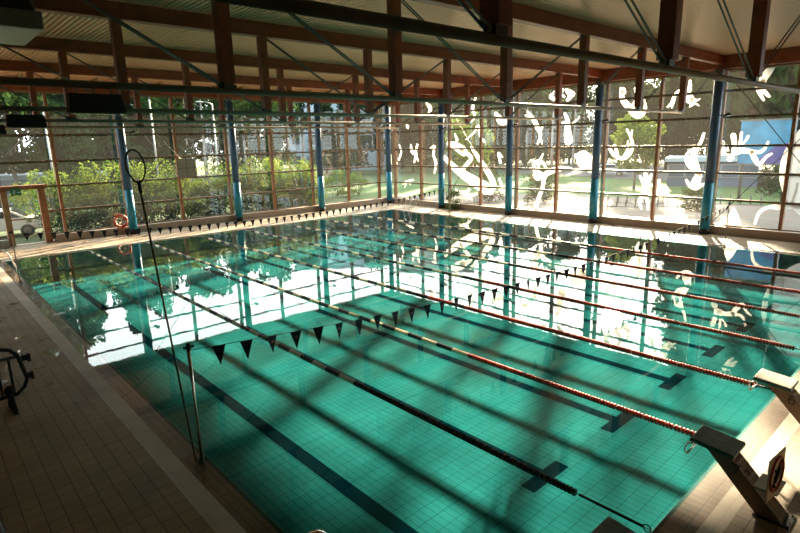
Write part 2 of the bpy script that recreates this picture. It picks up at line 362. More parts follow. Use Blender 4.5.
# tidy labels for spotlights (short, each names its column)
nm={'blue column in the far corner where the two window walls meet':'small spotlight on the column in the far corner','second blue column from the far corner along the right windows':'small spotlight on the second column from the far corner, right windows','third blue column from the far corner along the right windows':'small spotlight on the third column from the far corner, right windows','second blue column from the right edge of the picture':'small spotlight on the second column from the right edge','thick blue column nearest the right edge, beside the sloping brace cables':'small spotlight on the thick column nearest the right edge','blue column of the far windows, nearest the far corner':'small spotlight on the far-window column next to the corner','middle blue column of the far windows, beyond the sunny bushes':'small spotlight on the middle far-window column','blue column of the far windows beside the orange lifebuoy':'small spotlight on the column above the orange lifebuoy','blue column at the left edge, beside the exit door':'small spotlight on the column beside the exit door'}
for o in list(COL.objects):
    if o.name.startswith('column_spotlight'):
        k=o['label'].split('white lens on the ')[1]; o['label']=nm[k]
# ---- wall bracing cables
def brace(p,q,r,s,lb,disc=None):
    t=thing('wall_brace',lb,'brace cables',p)
    o=Vector(p)
    for a,b in ((p,q),(r,s)):
        bm=nb(); tube(bm,[Vector(a)-o,Vector(b)-o],.018,6); link('cable',bm,rod_m,t)
    return t
brace((24.15,6.5,.5),(24.15,1.3,7.0),(24.12,6.5,7.0),(24.12,1.3,.5),'crossed brace cables in front of the rightmost windows')
brace((24.15,22.9,.5),(24.15,17.8,7.0),(24.12,22.9,7.0),(24.12,17.8,.5),'crossed brace cables before the window with the big striped swimmer')
brace((6.2,28.7,.5),(11.8,28.7,7.0),(6.2,28.66,7.0),(11.8,28.66,.5),'crossed brace cables behind the grey square board')
t=thing('square_board','grey square board of four panels hung before the far window mullion','board',(9.22,28.6,3.27))
bm=nb(); box(bm,-.47,.47,-.02,.02,-.5,.5); link('panel',bm,mat('board_grey',(.33,.31,.27),.7,noise=.1,nscale=5),t,bevel=.004)
bm=nb(); box(bm,-.49,.49,-.035,-.02,-.015,.015)
for a in (-.49,.465): box(bm,a,a+.025,-.035,.03,-.51,.51)
box(bm,-.012,.012,-.035,-.02,-.5,.5)
for a in (-.51,.49): box(bm,-.49,.49,-.035,.03,a,a+.02)
link('frame',bm,rod_m,t)
# ---- floodlights under the trusses
def make_flood():
    f=thing('floodlight','x','floodlight',group='black floodlight boxes under the roof tubes')
    bm=nb(); prism(bm,[(-.33,-.14,-.10),(.33,-.14,-.10),(.36,-.16,-.36),(-.36,-.16,-.36)],(0,.24,0)); link('housing',bm,plas_black,f,bevel=.012)
    bm=nb()
    for x in (-.22,.0,.22): tube(bm,[(x,-.02,-.10),(x,-.02,-.02),(x,.0,.06)],.012,6)
    link('hanger',bm,rod_m,f)
    bm=nb(); box(bm,-.31,.31,-.14,.06,-.372,-.361); link('lens',bm,mat('dull_glass',(.12,.13,.12),.15),f)
    bm=nb()
    for k in range(9): box(bm,-.28+k*.07,-.27+k*.07,.1,.13,-.33,-.12)
    link('cooling_fins',bm,plas_black,f)
    return f
f0=make_flood()
for i,(x,y,lb) in enumerate([(-.41,6.7,'large black floodlight box under the second roof tube, upper left'),(-.44,12.15,'middle-sized black floodlight box at the left under the third roof tube'),(-.50,17.6,'small black floodlight box cut by the left edge of the picture')]):
    f=f0 if i==0 else copy_tree(f0); f.location=(x,y,5.24); f['label']=lb
t=thing('ceiling_heater','large dark grey box light with a glass underside in the top left corner','light fixture',(-2.44,1.3,4.93))
bm=nb(); prism(bm,[(-.5,-.28,.08),(.42,-.28,.08),(.34,-.2,.42),(-.5,-.2,.42)],(0,.5,0)); link('housing',bm,mat('dark_grey_metal',(.05,.05,.045),.5,.3),t,bevel=.015)
bm=nb(); box(bm,-.48,.44,-.29,.24,.0,.08); link('glass_tray',bm,mat('milky_glass',(.35,.42,.38),.2),t,bevel=.01)
bm=nb(); box(bm,-.1,-.04,-.04,.02,.42,2.4); link('hanger',bm,tube_m,t)
bm=nb(); tube(bm,[(.1,0,1.2),(.25,.0,.75),(.42,0,.5),(.46,0,.32),(.40,0,.25),(.36,0,.33),(.40,0,.5)],.012,8); link('cable',bm,cord_m,t)
# ------------------------------------------------------------------ lane ropes
def float_mesh(L,m,name):
    bm=nb(); n=int(L/.056); seg=10; rings=[]
    for i in range(n):
        y=i*L/n; p=L/n
        for (dy,r) in ((.0,.022),(.10*p,.05),(.62*p,.05),(.72*p,.022)): rings.append((y+dy,r))
    rings.append((L,.022)); V=[]
    for y,r in rings: V.append([bm.verts.new((r*math.cos(2*PI*k/seg),y,r*math.sin(2*PI*k/seg))) for k in range(seg)])
    for a,b in zip(V[:-1],V[1:]):
        for k in range(seg): bm.faces.new((a[k],b[k],b[(k+1)%seg],a[(k+1)%seg]))
    me=bpy.data.meshes.new(name); bm.to_mesh(me); bm.free(); me.materials.append(m); return me
SL=.45
FM={'red':float_mesh(SL,red_f,'float_band_red'),'maroon_shade':float_mesh(SL,maroon_shade_f,'float_band_maroon_shade'),'black':float_mesh(SL,blk_f,'float_band_black'),'white':float_mesh(SL,wht_f,'float_band_white')}
rl={1:'lane rope nearest the left pool edge, red floats coloured dark for shade near the viewer',2:'second lane rope from the left edge, ending in red behind starting block seven',3:'third lane rope from the left edge, ending in red behind starting block six',4:'fourth lane rope from the left, ending in a chrome ring at the right edge',5:'fourth lane rope from the far right-hand pool side, third one above block six',6:'second lane rope from the right-hand windows, with dark red floats',7:'lane rope closest to the right-hand windows'}
rl[5]='third lane rope counted from the right-hand windows'
for k in range(1,8):
    t=thing('lane_rope',rl[k],'lane rope',(LX(k),0,-.005),group='lane ropes floating on the pool')
    bm=nb(); tube(bm,[(0,.0,.0),(0,PY,.0)],.006,6); link('cable',bm,cord_m,t)
    y=.95 if k==1 else .30; j=0
    while y+SL<PY-.45:
        if y<4.9: c='maroon_shade' if k==1 else 'red'  # first rope: shade put into the colour of its red end floats
        else: c='black' if j%2 else 'white'; 
        if k>=3 and y<9: c='red' if (j%3 or y<6) else 'maroon_shade'
        o=bpy.data.objects.new('float_band',FM[c]); COL.objects.link(o); o.parent=t; o.location=(0,y,0); y+=SL+.01; j+=1
    bm=nb(); tube(bm,[(0,.10,0),(0,.90 if k==1 else .28,0)],.018,8)
    tube(bm,arc((0,.05,0.0),.045,0,2*PI,12,(0,1,0),(0,0,1))[:-1],.008,6,closed=True); link('tensioner',bm,plas_black if k<4 else chrome,t)
# ------------------------------------------------------------------ flag lines and their poles
def flags(y,x0,x1,n,lb,sp):
    t=thing('flag_line',lb,'flag line',(x0,y,0))
    mid=(x0+x1)/2; h=lambda x:1.15+.55*((x-mid)/(x1-mid))**2
    bm=nb(); tube(bm,[(x-x0,0,h(x)) for x in [x0+(x1-x0)*i/40 for i in range(41)]],.005,5); link('cord',bm,cord_m,t)
    x=x0+.42
    rng=random.Random(int(y))
    while x<x1-.25:
        bm=nb(); a=rng.uniform(-.25,.25); z=h(x); dx=.095*math.cos(a); dy=.095*math.sin(a); bend=rng.uniform(-.03,.03)
        T=.003
        P=[Vector((x-x0-dx,-dy,z)),Vector((x-x0+dx,dy,z)),Vector((x-x0+bend*.4,bend,z-.29+rng.uniform(-.01,.01)))]
        nrm=(P[1]-P[0]).cross(P[2]-P[0]).normalized()*T
        prism(bm,[p-nrm*.5 for p in P],nrm); fo=link('flag',bm,flag_m,t)
        c=(P[0]+P[1])/2+Vector((0,0,-.095)); ax=(P[1]-P[0]).normalized()
        bm=nb()
        for s in (-1,1):
            prism(bm,[c+nrm*s*.9+ax*(.024*math.cos(q*PI/4))+Vector((0,0,1))*(.024*math.sin(q*PI/4)) for q in range(8)],nrm*s*.3)
        e=link('emblem',bm,emb_m,fo)
        x+=sp
flags(4.98,-.12,21.3,50,'line of navy pennants crossing the pool nearest the starting blocks',.415)
flags(20.1,-.19,21.5,50,'line of navy pennants crossing the far end of the pool',.40)
def pole(x,y,lb,double=False):
    t=thing('flag_pole',lb,'pole',(x,y,0),group=None)
    bm=nb(); tube(bm,[(0,0,.02),(0,0,1.78)],.02,10); link('tube',bm,chrome if double else mat('brass_pole',(.45,.36,.25),.35,.7),t)
    bm=nb(); tube(bm,[(0,0,0),(0,0,.03)],.055,14); link('floor_socket',bm,plas_black,t)
    bm=nb(); tube(bm,[(0,0,1.70),(0,0,1.80)],.032,10); box(bm,-.07,.07,-.015,.015,1.73,1.76); link('clamp',bm,plas_black,t)
    return t
pole(-.12,4.98,'chrome flag pole standing nearest the viewer on the left gutter',True)
pole(21.3,5.0,'flag pole on the right deck, before the sloping brace cable')
pole(-.19,20.1,'flag pole near the far left pool corner',False)
pole(21.55,20.1,'flag pole on the right deck toward the far corner')
# rescue pole with hoop leaning on the near flag pole
t=thing('rescue_hook','tall rescue pole with a black hoop, leaning upright at the near flag pole','rescue pole',(-.20,5.07,0))
top=Vector((-.27,-.05,3.97)); ft=Vector((.02,-.03,.01))
bm=nb(); tube(bm,[ft,top],.014,8); link('shaft',bm,mat('bronze_pole',(.30,.22,.14),.4,.6),t)
ax=Vector((.74,-.67,0)); up=(top-ft).normalized(); c=top+up*.2
bm=nb(); tube(bm,[c+ax*(.115*math.cos(a)*(1-.25*max(0,-math.sin(a))**2))+up*(.20*math.sin(a)) for a in [2*PI*i/28 for i in range(28)]],.011,8,closed=True); link('hoop',bm,plas_black,t)
bm=nb(); tube(bm,[top-up*.12,top+up*.02],.022,8); link('joint',bm,plas_black,t)
t=thing('cleaning_pole','thin pale pole leaning beside the near flag pole','pole',(-.12,5.02,0))
bm=nb(); tube(bm,[(.0,-.12,.01),(-.015,-.02,1.72)],.014,8); link('shaft',bm,mat('pale_alloy',(.6,.55,.45),.35,.7),t)
# ------------------------------------------------------------------ starting blocks
def digit(bm,ch,o,u,v,h,w):
    seg={'8':[[(0,.25),(.15,0),(.85,0),(1,.25),(.85,.5),(.15,.5),(0,.25)],[(.15,.5),(0,.75),(.15,1),(.85,1),(1,.75),(.85,.5)]],
         '7':[[(0,1),(1,1),(.35,0)]],'6':[[(.9,.95),(.5,1),(.1,.75),(0,.35),(.2,.02),(.8,.02),(1,.3),(.8,.56),(.2,.56),(0,.35)]]}[ch]
    for s in seg: tube(bm,[Vector(o)+Vector(u)*(a*h*.6)+Vector(v)*(b*h) for a,b in s],w,6)
def make_block(x,num,topm,lb):
    t=thing('starting_block',lb,'starting block',(x,0,0),group=None)
    R=Matrix.Rotation(math.radians(5),4,'X')
    bm=nb(); box(bm,-.22,.22,-.46,.04,.655,.70,rot=R,piv=(0,-.2,.68)); link('platform',bm,block_edge,t,bevel=.008)
    bm=nb(); box(bm,-.21,.21,-.45,.03,.701,.712,rot=R,piv=(0,-.2,.68)); link('grip_pad',bm,topm,t,bevel=.003)
    bm=nb(); prism(bm,[(-.14,-.12,.64),(-.14,-.38,.62),(-.14,-1.0,.0),(-.14,-.74,.0)],(.28,0,0)); link('inclined_body',bm,block_side_shade,t,bevel=.006)
    bm=nb()   # ribbed rear face with recess, sunlight put into its paler colour
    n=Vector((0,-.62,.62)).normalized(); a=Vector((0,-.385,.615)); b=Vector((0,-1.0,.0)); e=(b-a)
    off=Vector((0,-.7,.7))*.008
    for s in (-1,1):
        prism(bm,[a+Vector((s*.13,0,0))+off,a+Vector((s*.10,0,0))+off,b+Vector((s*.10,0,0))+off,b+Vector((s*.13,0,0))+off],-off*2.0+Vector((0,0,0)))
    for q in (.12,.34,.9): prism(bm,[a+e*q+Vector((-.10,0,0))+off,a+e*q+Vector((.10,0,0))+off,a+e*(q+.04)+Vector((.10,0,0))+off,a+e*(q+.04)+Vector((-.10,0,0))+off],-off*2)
    link('rear_rails',bm,block_rear_lit,t)
    bm=nb(); box(bm,-.19,.17,-.92,-.68,.365,.395); link('step',bm,mat('pale_step',(.55,.5,.42),.6),t,bevel=.006)
    bm=nb(); box(bm,-.16,.14,-1.07,-.70,.0,.015)
    for sx in (-.14,.12):
        for sy in (-1.04,-.73): tube(bm,[(sx,sy,.015),(sx,sy,.035)],.014,6)
    link('base_plate',bm,plas_black,t)
    bm=nb()
    for s in (-.17,.17): tube(bm,[(s,-.0,.64),(s,.07,.62),(s,.10,.52),(s,.07,.47)],.012,8)
    tube(bm,[(-.17,.07,.47),(.17,.07,.47)],.012,8); link('start_grip',bm,chrome,t)
    bm=nb(); digit(bm,num,(-.142,-.43,.42),(0,-1,0),(0,0,1),.13,.008); digit(bm,num,(-.05,-.62,.385),(1,0,0),(0,.7,.7),.10,.006)
    link('number',bm,ink,t)
    return t
make_block(LX(0)+1.258,'8',block_top,'starting block eight, only its slate top corner visible at the bottom edge')
make_block(LX(1)+1.258,'7',block_top,'starting block seven with a slate top, sign standing on its step')
make_block(LX(2)+1.258,'6',block_top_w,'starting block six with a cream top at the right edge')
# no-diving sign
sx=LX(1)+1.258
t=thing('diving_sign','tilted square sign with a red prohibition ring on the step of block seven','sign',(sx-.25,-.89,.40))
bm=nb(); box(bm,-.20,.20,-.008,.008,0.0,.54); link('board',bm,sign_w,t,bevel=.003)
for s in (-1,):
    bm=nb(); tube(bm,[Vector((.17*math.cos(a),s*.012,.29+.21*math.sin(a))) for a in [2*PI*i/28 for i in range(28)]],.015,6,closed=True)
    tube(bm,[(-.11,s*.012,.13),(.11,s*.012,.45)],.012,6); link('prohibition_ring',bm,sign_r,t)
    bm=nb(); tube(bm,[(.08,s*.012,.38),(.0,s*.012,.30),(-.05,s*.012,.20)],[.014,.03,.02],8); tube(bm,[(.0,s*.012,.30),(-.06,s*.012,.36)],.012,6)
    sphere(bm,(-.07,s*.014,.17),.025); tube(bm,[(.03,s*.012,.34),(.11,s*.012,.30)],.01,6); link('diver_figure',bm,ink,t)
t.rotation_euler=(0,math.radians(-4),math.radians(-7))
# hose-like cable from the sign down to the deck
bm=nb(); p=[(4.45,-.85,.02),(4.75,-.85,.5),(4.62,-.9,.75)]
# ------------------------------------------------------------------ ladders
def ladder(x,y,rz,lb):
    t=thing('pool_ladder',lb,'pool ladder',(x,y,0),rz,group=None)
    for s in (-.24,.24):
        bm=nb(); P=[(-.62,s,.0),(-.62,s,.45)]+[tuple(v) for v in arc((-.37,s,.55),.25,PI,.35,10,(1,0,0),(0,0,1))]+[(-.02,s,.35),(.07,s,.0),(.09,s,-.75)]
        tube(bm,P,.02,10); link('handrail',bm,chrome,t)
        bm=nb(); tube(bm,[(-.62,s,0),(-.62,s,.02)],.05,12); link('floor_flange',bm,chrome,t)
    for z in (-.2,-.45,-.7):
        bm=nb(); box(bm,.06,.13,-.24,.24,z,z+.02); link('rung',bm,chrome,t)
    return t
ladder(0.0,22.55,0,'chrome pool ladder at the far left pool corner')
ladder(0.02,1.56,0,'chrome pool ladder at the bottom edge of the picture, near left side')
ladder(PX,23.6,PI,'chrome pool ladder in the far corner below the windows')
# ------------------------------------------------------------------ barrier, lifebuoy, exit sign
t=thing('crowd_barrier','black plastic crowd barrier with rounded corner, cut by the left edge','barrier',(-1.86,8.9,0),math.radians(4))
bm=nb()
out=[(-1.6,.26),(.12,.26),(.24,.36),(.30,.50),(.22,.95),(.12,1.07),(-.05,1.13),(-1.6,1.13)]
P3=[(a,0,b) for a,b in out]
tube(bm,[P3[i] for i in range(len(P3))],.034,8,closed=True)
for x in (-1.35,-1.17,-.99,-.81,-.63,-.45,-.27,-.09,.08): tube(bm,[(x,0,.30),(x,0,.93)],.022,8)
tube(bm,[(-1.6,0,.93),(.20,0,.93)],.028,8)
link('frame_panel',bm,plas_black,t)
for z in (.50,.83):
    bm=nb(); box(bm,.27,.40,-.03,.03,z,z+.09); box(bm,.35,.40,-.03,.03,z-.04,z+.10); link('coupling_hook',bm,plas_black,t,bevel=.006)
for x in (0.02,-1.3):
    bm=nb(); sphere(bm,(x,0,.36),.09,sc=(1,.5,1)); prism(bm,[(x-.03,-.28,0),(x-.03,.28,0),(x-.03,.05,.3),(x-.03,-.05,.3)],(.06,0,0)); link('foot',bm,plas_black,t,bevel=.008)
t=thing('railing_post','short piece of dark blue railing at the bottom left edge','railing',(-2.44,5.35,0))
bm=nb(); tube(bm,[(.05,-.9,.0),(-.03,.45,.0+.02)],.035,10); link('rail',bm,mat('navy_paint',(.01,.02,.05),.4),t)
t=thing('lifebuoy','orange and white lifebuoy leaning beside the blue column','lifebuoy',(5.5,28.62,.36))
import itertools
for k in range(8):
    bm=nb(); a0=k*PI/4; tube(bm,[(.29*math.cos(a),0,.36+.29*math.sin(a)) for a in [a0+PI/4*i/5 for i in range(6)]],.065,10)
    o=link('ring_segment' if k%2==0 else 'white_band',bm,mat('orange_red',(.55,.07,.03),.4) if k%2==0 or True else white_p,t)
    if k%2: 
        o.data.materials.clear(); o.data.materials.append(mat('dull_red_white',(.62,.30,.22),.5))
bm=nb(); tube(bm,[(.38*math.cos(a)+.01*math.cos(6*a),.0,.36+.37*math.sin(a)) for a in [2*PI*i/32 for i in range(32)]],.012,6,closed=True); link('grab_rope',bm,red_f,t)
t=thing('exit_sign','green exit sign with running figure under the door head','exit sign',(1.22,28.85,2.40))
gm=mat('exit_green',(.02,.16,.07),.5)
bm=nb(); box(bm,-.21,.21,-.03,.03,-.02,.30); link('panel',bm,gm,t,bevel=.004)
bm=nb(); y=-.034
sphere(bm,(-.05,y,.21),.022,sc=(1,.3,1)); tube(bm,[(-.055,y,.18),(-.075,y,.11)],.016,6); tube(bm,[(-.075,y,.11),(-.04,y,.07),(-.06,y,.02)],.010,6); tube(bm,[(-.075,y,.11),(-.11,y,.07),(-.15,y,.07)],.010,6)
tube(bm,[(-.055,y,.17),(-.02,y,.14),(.01,y,.155)],.008,6); tube(bm,[(-.055,y,.17),(-.09,y,.14)],.008,6)
tube(bm,[(.05,y,.12),(.16,y,.12)],.010,6); tube(bm,[(.12,y,.16),(.16,y,.12),(.12,y,.08)],.010,6); link('pictogram',bm,white_p,t)
# ------------------------------------------------------------------ white figures on the right-hand glass
def decal(name,strokes,lb,blobs=()):
    X=GX-.03; bm=nb()
    def W(x,y): p=onx(x,y,X); return (p.y,p.z)
    def cap(pts):   # pts: (x,y,r_px) chain -> smooth polygon pieces
        Q=[]
        for (x,y,r) in pts:
            a=W(x,y); b=W(x,y+1); Q.append((a[0],a[1],r*abs(a[1]-b[1])))
        # Catmull subdivide
        R=[]
        for i in range(len(Q)-1):
            p0=Q[max(i-1,0)];p1=Q[i];p2=Q[i+1];p3=Q[min(i+2,len(Q)-1)]
            for s in range(4):
                t=s/4; R.append(tuple(.5*((2*p1[k])+(-p0[k]+p2[k])*t+(2*p0[k]-5*p1[k]+4*p2[k]-p3[k])*t*t+(-p0[k]+3*p1[k]-3*p2[k]+p3[k])*t**3) for k in range(3)))
        R.append(Q[-1]); L=[];Rr=[]
        for i,(a,b,r) in enumerate(R):
            u=R[min(i+1,len(R)-1)];v=R[max(i-1,0)]; tx,tz=u[0]-v[0],u[1]-v[1]; n=math.hypot(tx,tz) or 1
            r=max(r*.85,.012); L.append((a-tz/n*r,b+tx/n*r)); Rr.append((a+tz/n*r,b-tx/n*r))
        for i in range(len(R)-1): 
            poly(bm,[(X,*L[i]),(X,*L[i+1]),(X,*Rr[i+1]),(X,*Rr[i])])
        for (a,b,r) in (R[0],R[-1]):
            r=max(r*.85,.012); poly(bm,[(X,a+r*math.cos(q*PI/6),b+r*math.sin(q*PI/6)) for q in range(12)])
    for s in strokes: cap(s)
    for pg in blobs: poly(bm,[(X,*W(x,y)) for x,y in pg])
    # overlapping pieces merged in depth by a hair so that no two coincide
    for i,f in enumerate(bm.faces):
        for v in f.verts: v.co.x-=i*2e-5
    return tag(link('window_sticker',bm,film),lb,'window sticker','white figures stuck on the right-hand windows')
z8=lambda L:[(600+x/4,120+y/4,r/4) for x,y,r in L]
z7=lambda L:[(400+x/4,120+y/4,r/4) for x,y,r in L]
z6=lambda L:[(600+x/6.667,60+y/6.667,r/6.667) for x,y,r in L]
zr=lambda L:[(710+x/2.8,50+y/2.8,r/2.8) for x,y,r in L]
zc=lambda L:[(595+x/3.23,60+y/3.23,r/3.23) for x,y,r in L]
zd=lambda L:[(510+x/3.553,70+y/3.553,r/3.553) for x,y,r in L]
ze=lambda L:[(440+x/3.675,70+y/3.675,r/3.675) for x,y,r in L]
zf=lambda L:[(390+x/4.1,90+y/4.1,r/4.1) for x,y,r in L]
decal('a',[z8([(520,156,13),(523,152,14)]),z8([(530,140,7),(538,100,10),(533,62,12)]),z8([(552,128,8),(560,95,6),(566,52,6)]),z8([(558,105,5),(580,85,4),(592,66,6)]),z8([(540,135,9),(570,122,12),(608,128,11)]),z8([(606,130,10),(622,160,11),(638,178,8),(662,150,7),(686,135,5)]),z8([(608,126,8),(640,128,8),(660,112,6),(672,88,5)])],'white swimmer sticker stretched sideways before the blue billboard')
decal('b',[z8([(415,55,6),(405,85,7),(388,115,9),(372,150,16),(384,185,14),(400,225,9)]),z8([(385,112,8),(355,128,6),(345,155,9),(358,185,8),(378,198,8)]),z8([(395,215,12),(385,245,20),(382,255,20)]),z8([(345,240,5),(360,262,9),(385,270,12),(410,258,6)])],'white diving figure sticker beside the thick column nearest the right edge')
decal('c',[z8([(160,225,5),(178,262,10),(175,290,10),(160,325,8),(165,355,4)]),z8([(205,218,5),(192,255,9),(182,290,12),(190,325,7),(192,358,4)]),z8([(192,255,4),(215,262,4),(238,238,4),(228,285,5),(220,332,4)]),z8([(182,215,10),(186,240,10)])],'white dancing figure sticker low in front of the lawn')
decal('d',[z8([(36,110,6),(55,138,9),(88,154,8),(116,140,8),(130,105,7),(124,72,6),(108,38,5)]),z8([(92,150,7),(110,120,6),(112,85,4)]),z8([(128,42,4),(122,75,5)]),z8([(58,100,5),(66,125,7),(70,140,7)])],'white curled swimmer sticker left of the light green tree')
decal('e',[zc([(84,92,5),(86,118,9),(100,142,12),(120,152,10),(135,125,8),(130,92,5)]),zc([(108,152,8),(125,172,12),(145,178,12),(162,160,7),(160,130,3)]),zc([(90,98,11),(92,104,11)])],'white crescent figure sticker high behind a roof post')
decal('f',[z6([(525,205,10),(500,235,13),(478,285,12),(452,312,8)]),z6([(500,245,9),(490,285,7),(478,318,5)])],'white leg-like sticker high behind the fourth post, left of a fringed one')
decal('f',[z6([(565,215,16),(590,250,34),(615,285,24),(600,310,6)]),z6([(610,262,14),(645,268,8),(668,258,3)]),z6([(610,280,10),(640,292,6),(660,305,3)]),z6([(600,140,10),(598,190,16),(585,225,16)])],'white fringed figure sticker high left of the thick right column')
decal('g',[zr([(172,12,14),(165,45,20),(152,75,14),(146,90,8)]),zr([(146,50,5),(134,68,6),(124,86,5)]),zr([(150,86,8),(133,98,7),(138,118,6),(150,140,4)]),zr([(152,88,7),(145,105,6),(160,125,6),(166,130,4)])],'white skirted figure sticker at the top right below a roof post')
ZD=[(720,160,30),]
cy,cz=0,0
def disc_decal():
    X=GX-.03; p=onx(780,165,X); r=2.3; c=(p.y-r,p.z-.1); bm=nb()
    poly(bm,[(X,c[0]+r*math.cos(2*PI*i/64),c[1]+r*1.05*math.sin(2*PI*i/64)) for i in range(64)])
    return tag(link('window_sticker',bm,film),'huge white round sticker cut by the right edge of the picture','window sticker','white figures stuck on the right-hand windows')
disc_decal()
decal('h',[zr([(126,486,4),(138,455,5),(165,440,6),(200,440,11),(225,438,9),(250,440,5)]),zr([(228,430,5),(238,405,4),(245,375,4)])],'white long-limbed figure sticker reaching along the rightmost sill')
decal('i',[zr([(66,445,4),(66,458,12),(64,480,22),(64,492,24)])],'white mound-shaped sticker at the sill before the right flag pole')
decal('j',[zd([(235,305,10),(252,310,30),(262,318,34),(290,340,30)]),zd([(215,352,7),(180,350,10),(140,362,12),(122,380,10),(115,420,8),(100,460,8),(94,488,8)]),zd([(118,372,8),(100,360,5),(85,345,5)])],'large white round-headed sticker reaching down left with a long arm')
decal('k',[zd([(95,378,4),(84,350,6),(95,325,7),(118,330,6),(128,352,5)]),zd([(104,378,6),(100,350,6),(108,318,5),(118,298,3)]),zd([(84,372,5),(96,388,6),(112,382,5)])],'small white looped figure sticker above the long arm')
decal('l',[zd([(62,148,4),(80,170,8),(96,200,11),(108,230,8),(98,262,4)]),zd([(116,200,4),(106,225,6),(114,262,3)]),zd([(55,160,3),(78,175,5)])],'white striding figure sticker in the window left of the round-headed one')
decal('m',[zd([(195,155,6),(204,180,9),(204,215,16),(208,250,20)]),zd([(222,190,4),(240,175,3),(246,165,2)]),zd([(186,188,4),(196,185,5)])],'white dress-shaped figure sticker between roof post and column')
decal('n',[zd([(200,70,8),(215,90,12),(205,105,8)]),zd([(206,72,6),(228,85,6),(210,98,5)])],'white curled sticker under the window head left of the second column from the right')
decal('n',[zd([(150,85,5),(145,95,9),(158,104,6)])],'small white leaf-shaped sticker high left of a roof post, third bay')
decal('o',[ze([(15,320,9),(60,365,16),(110,400,22),(160,430,26),(185,440,22)]),ze([(30,270,8),(58,280,18),(88,300,20)]),ze([(75,295,8),(115,320,9),(100,345,9),(75,375,8)]),ze([(115,285,6),(160,350,12),(190,400,14),(200,430,12)]),ze([(55,235,3),(62,255,8)])],'huge white striped swimmer sticker in the second bay, crossed by cables')
decal('p',[ze([(130,105,6),(120,140,7),(128,170,6),(115,190,3)]),ze([(95,255,2),(125,230,4),(140,205,6),(150,245,8),(165,265,4)]),ze([(205,160,8),(222,185,18),(238,190,14)])],'white jumping figure sticker high in the second bay')
decal('q',[ze([(228,320,4),(215,305,6),(222,340,6)])],'small white hooked sticker left of the third column from the far corner')
decal('q',[ze([(218,400,5),(228,430,6),(222,440,4)])],'small white sticker at the foot of the third column from the far corner')
decal('q',[ze([(58,440,4),(85,450,6),(110,440,4)]),ze([(70,452,3),(95,455,5),(120,480,4)]),ze([(106,438,5),(102,455,4),(105,475,2)])],'small white crawling figure sticker low under the striped swimmer')
decal('r',[zf([(150,55,6),(165,75,12),(158,105,8)])],'white bird-like sticker high left of the second column from the far corner')
decal('r',[zf([(85,225,4),(90,250,10),(105,265,9),(100,295,5)]),zf([(112,225,6),(106,255,7),(115,290,4)])],'white two-legged figure sticker in the middle of the bay next to the far corner')
decal('r',[zf([(70,145,8),(72,150,10)])],'white round sticker high in the bay next to the far corner')
decal('s',[zf([(165,240,3),(182,232,8),(178,265,6),(188,300,8),(182,340,4)])],'white thin standing figure sticker just left of the second column from the corner')
decal('s',[zf([(38,225,3),(46,255,5),(36,285,5)])],'thin white bent sticker closest to the corner post')
decal('s',[zf([(50,385,4),(75,375,7),(95,368,4)]),zf([(85,392,3),(72,378,4),(60,400,4)])],'small white flat figure sticker low beside the corner post')
# ------------------------------------------------------------------ outside
def gz(bm,pts,z): poly(bm,[(x,y,z) for x,y in pts])
ground_m=mat('paving_pinkish',(.115,.09,.072),.9,noise=.12,nscale=.8)
lawn_m=mat('lawn_green',(.035,.07,.008),.95,noise=.25,nscale=1.2,bump=.3)
soil_m=mat('rough_grass',(.03,.05,.01),.95,noise=.35,nscale=.6)
road_m=mat('asphalt',(.05,.05,.05),.9,noise=.1)
G=-.1
bm=nb(); ring(bm,-300,400,-300,400,X0-.3,GX+.2,Y0-.3,GY+.2,G-.03); struct(link('ground',bm,soil_m))
bm=nb(); gz(bm,[(GX+.2,-20),(38,-20),(38,21),(33,31.3),(GX+.2,31.3)],G); struct(link('plaza',bm,ground_m),'pale paved plaza outside the right windows')
bm=nb(); gz(bm,[(38,-20),(54,-12),(54,24),(60,38),(30,48),(26,38),(GX+.2,31.3),(33,31.3),(38,21)],G); tag(link('lawn',bm,lawn_m),'sunny green lawn beyond the plaza','grass',kind='stuff')
bm=nb(); gz(bm,[(56,-15),(84,-15),(84,50),(62,50),(56,24)],G); struct(link('road',bm,road_m))
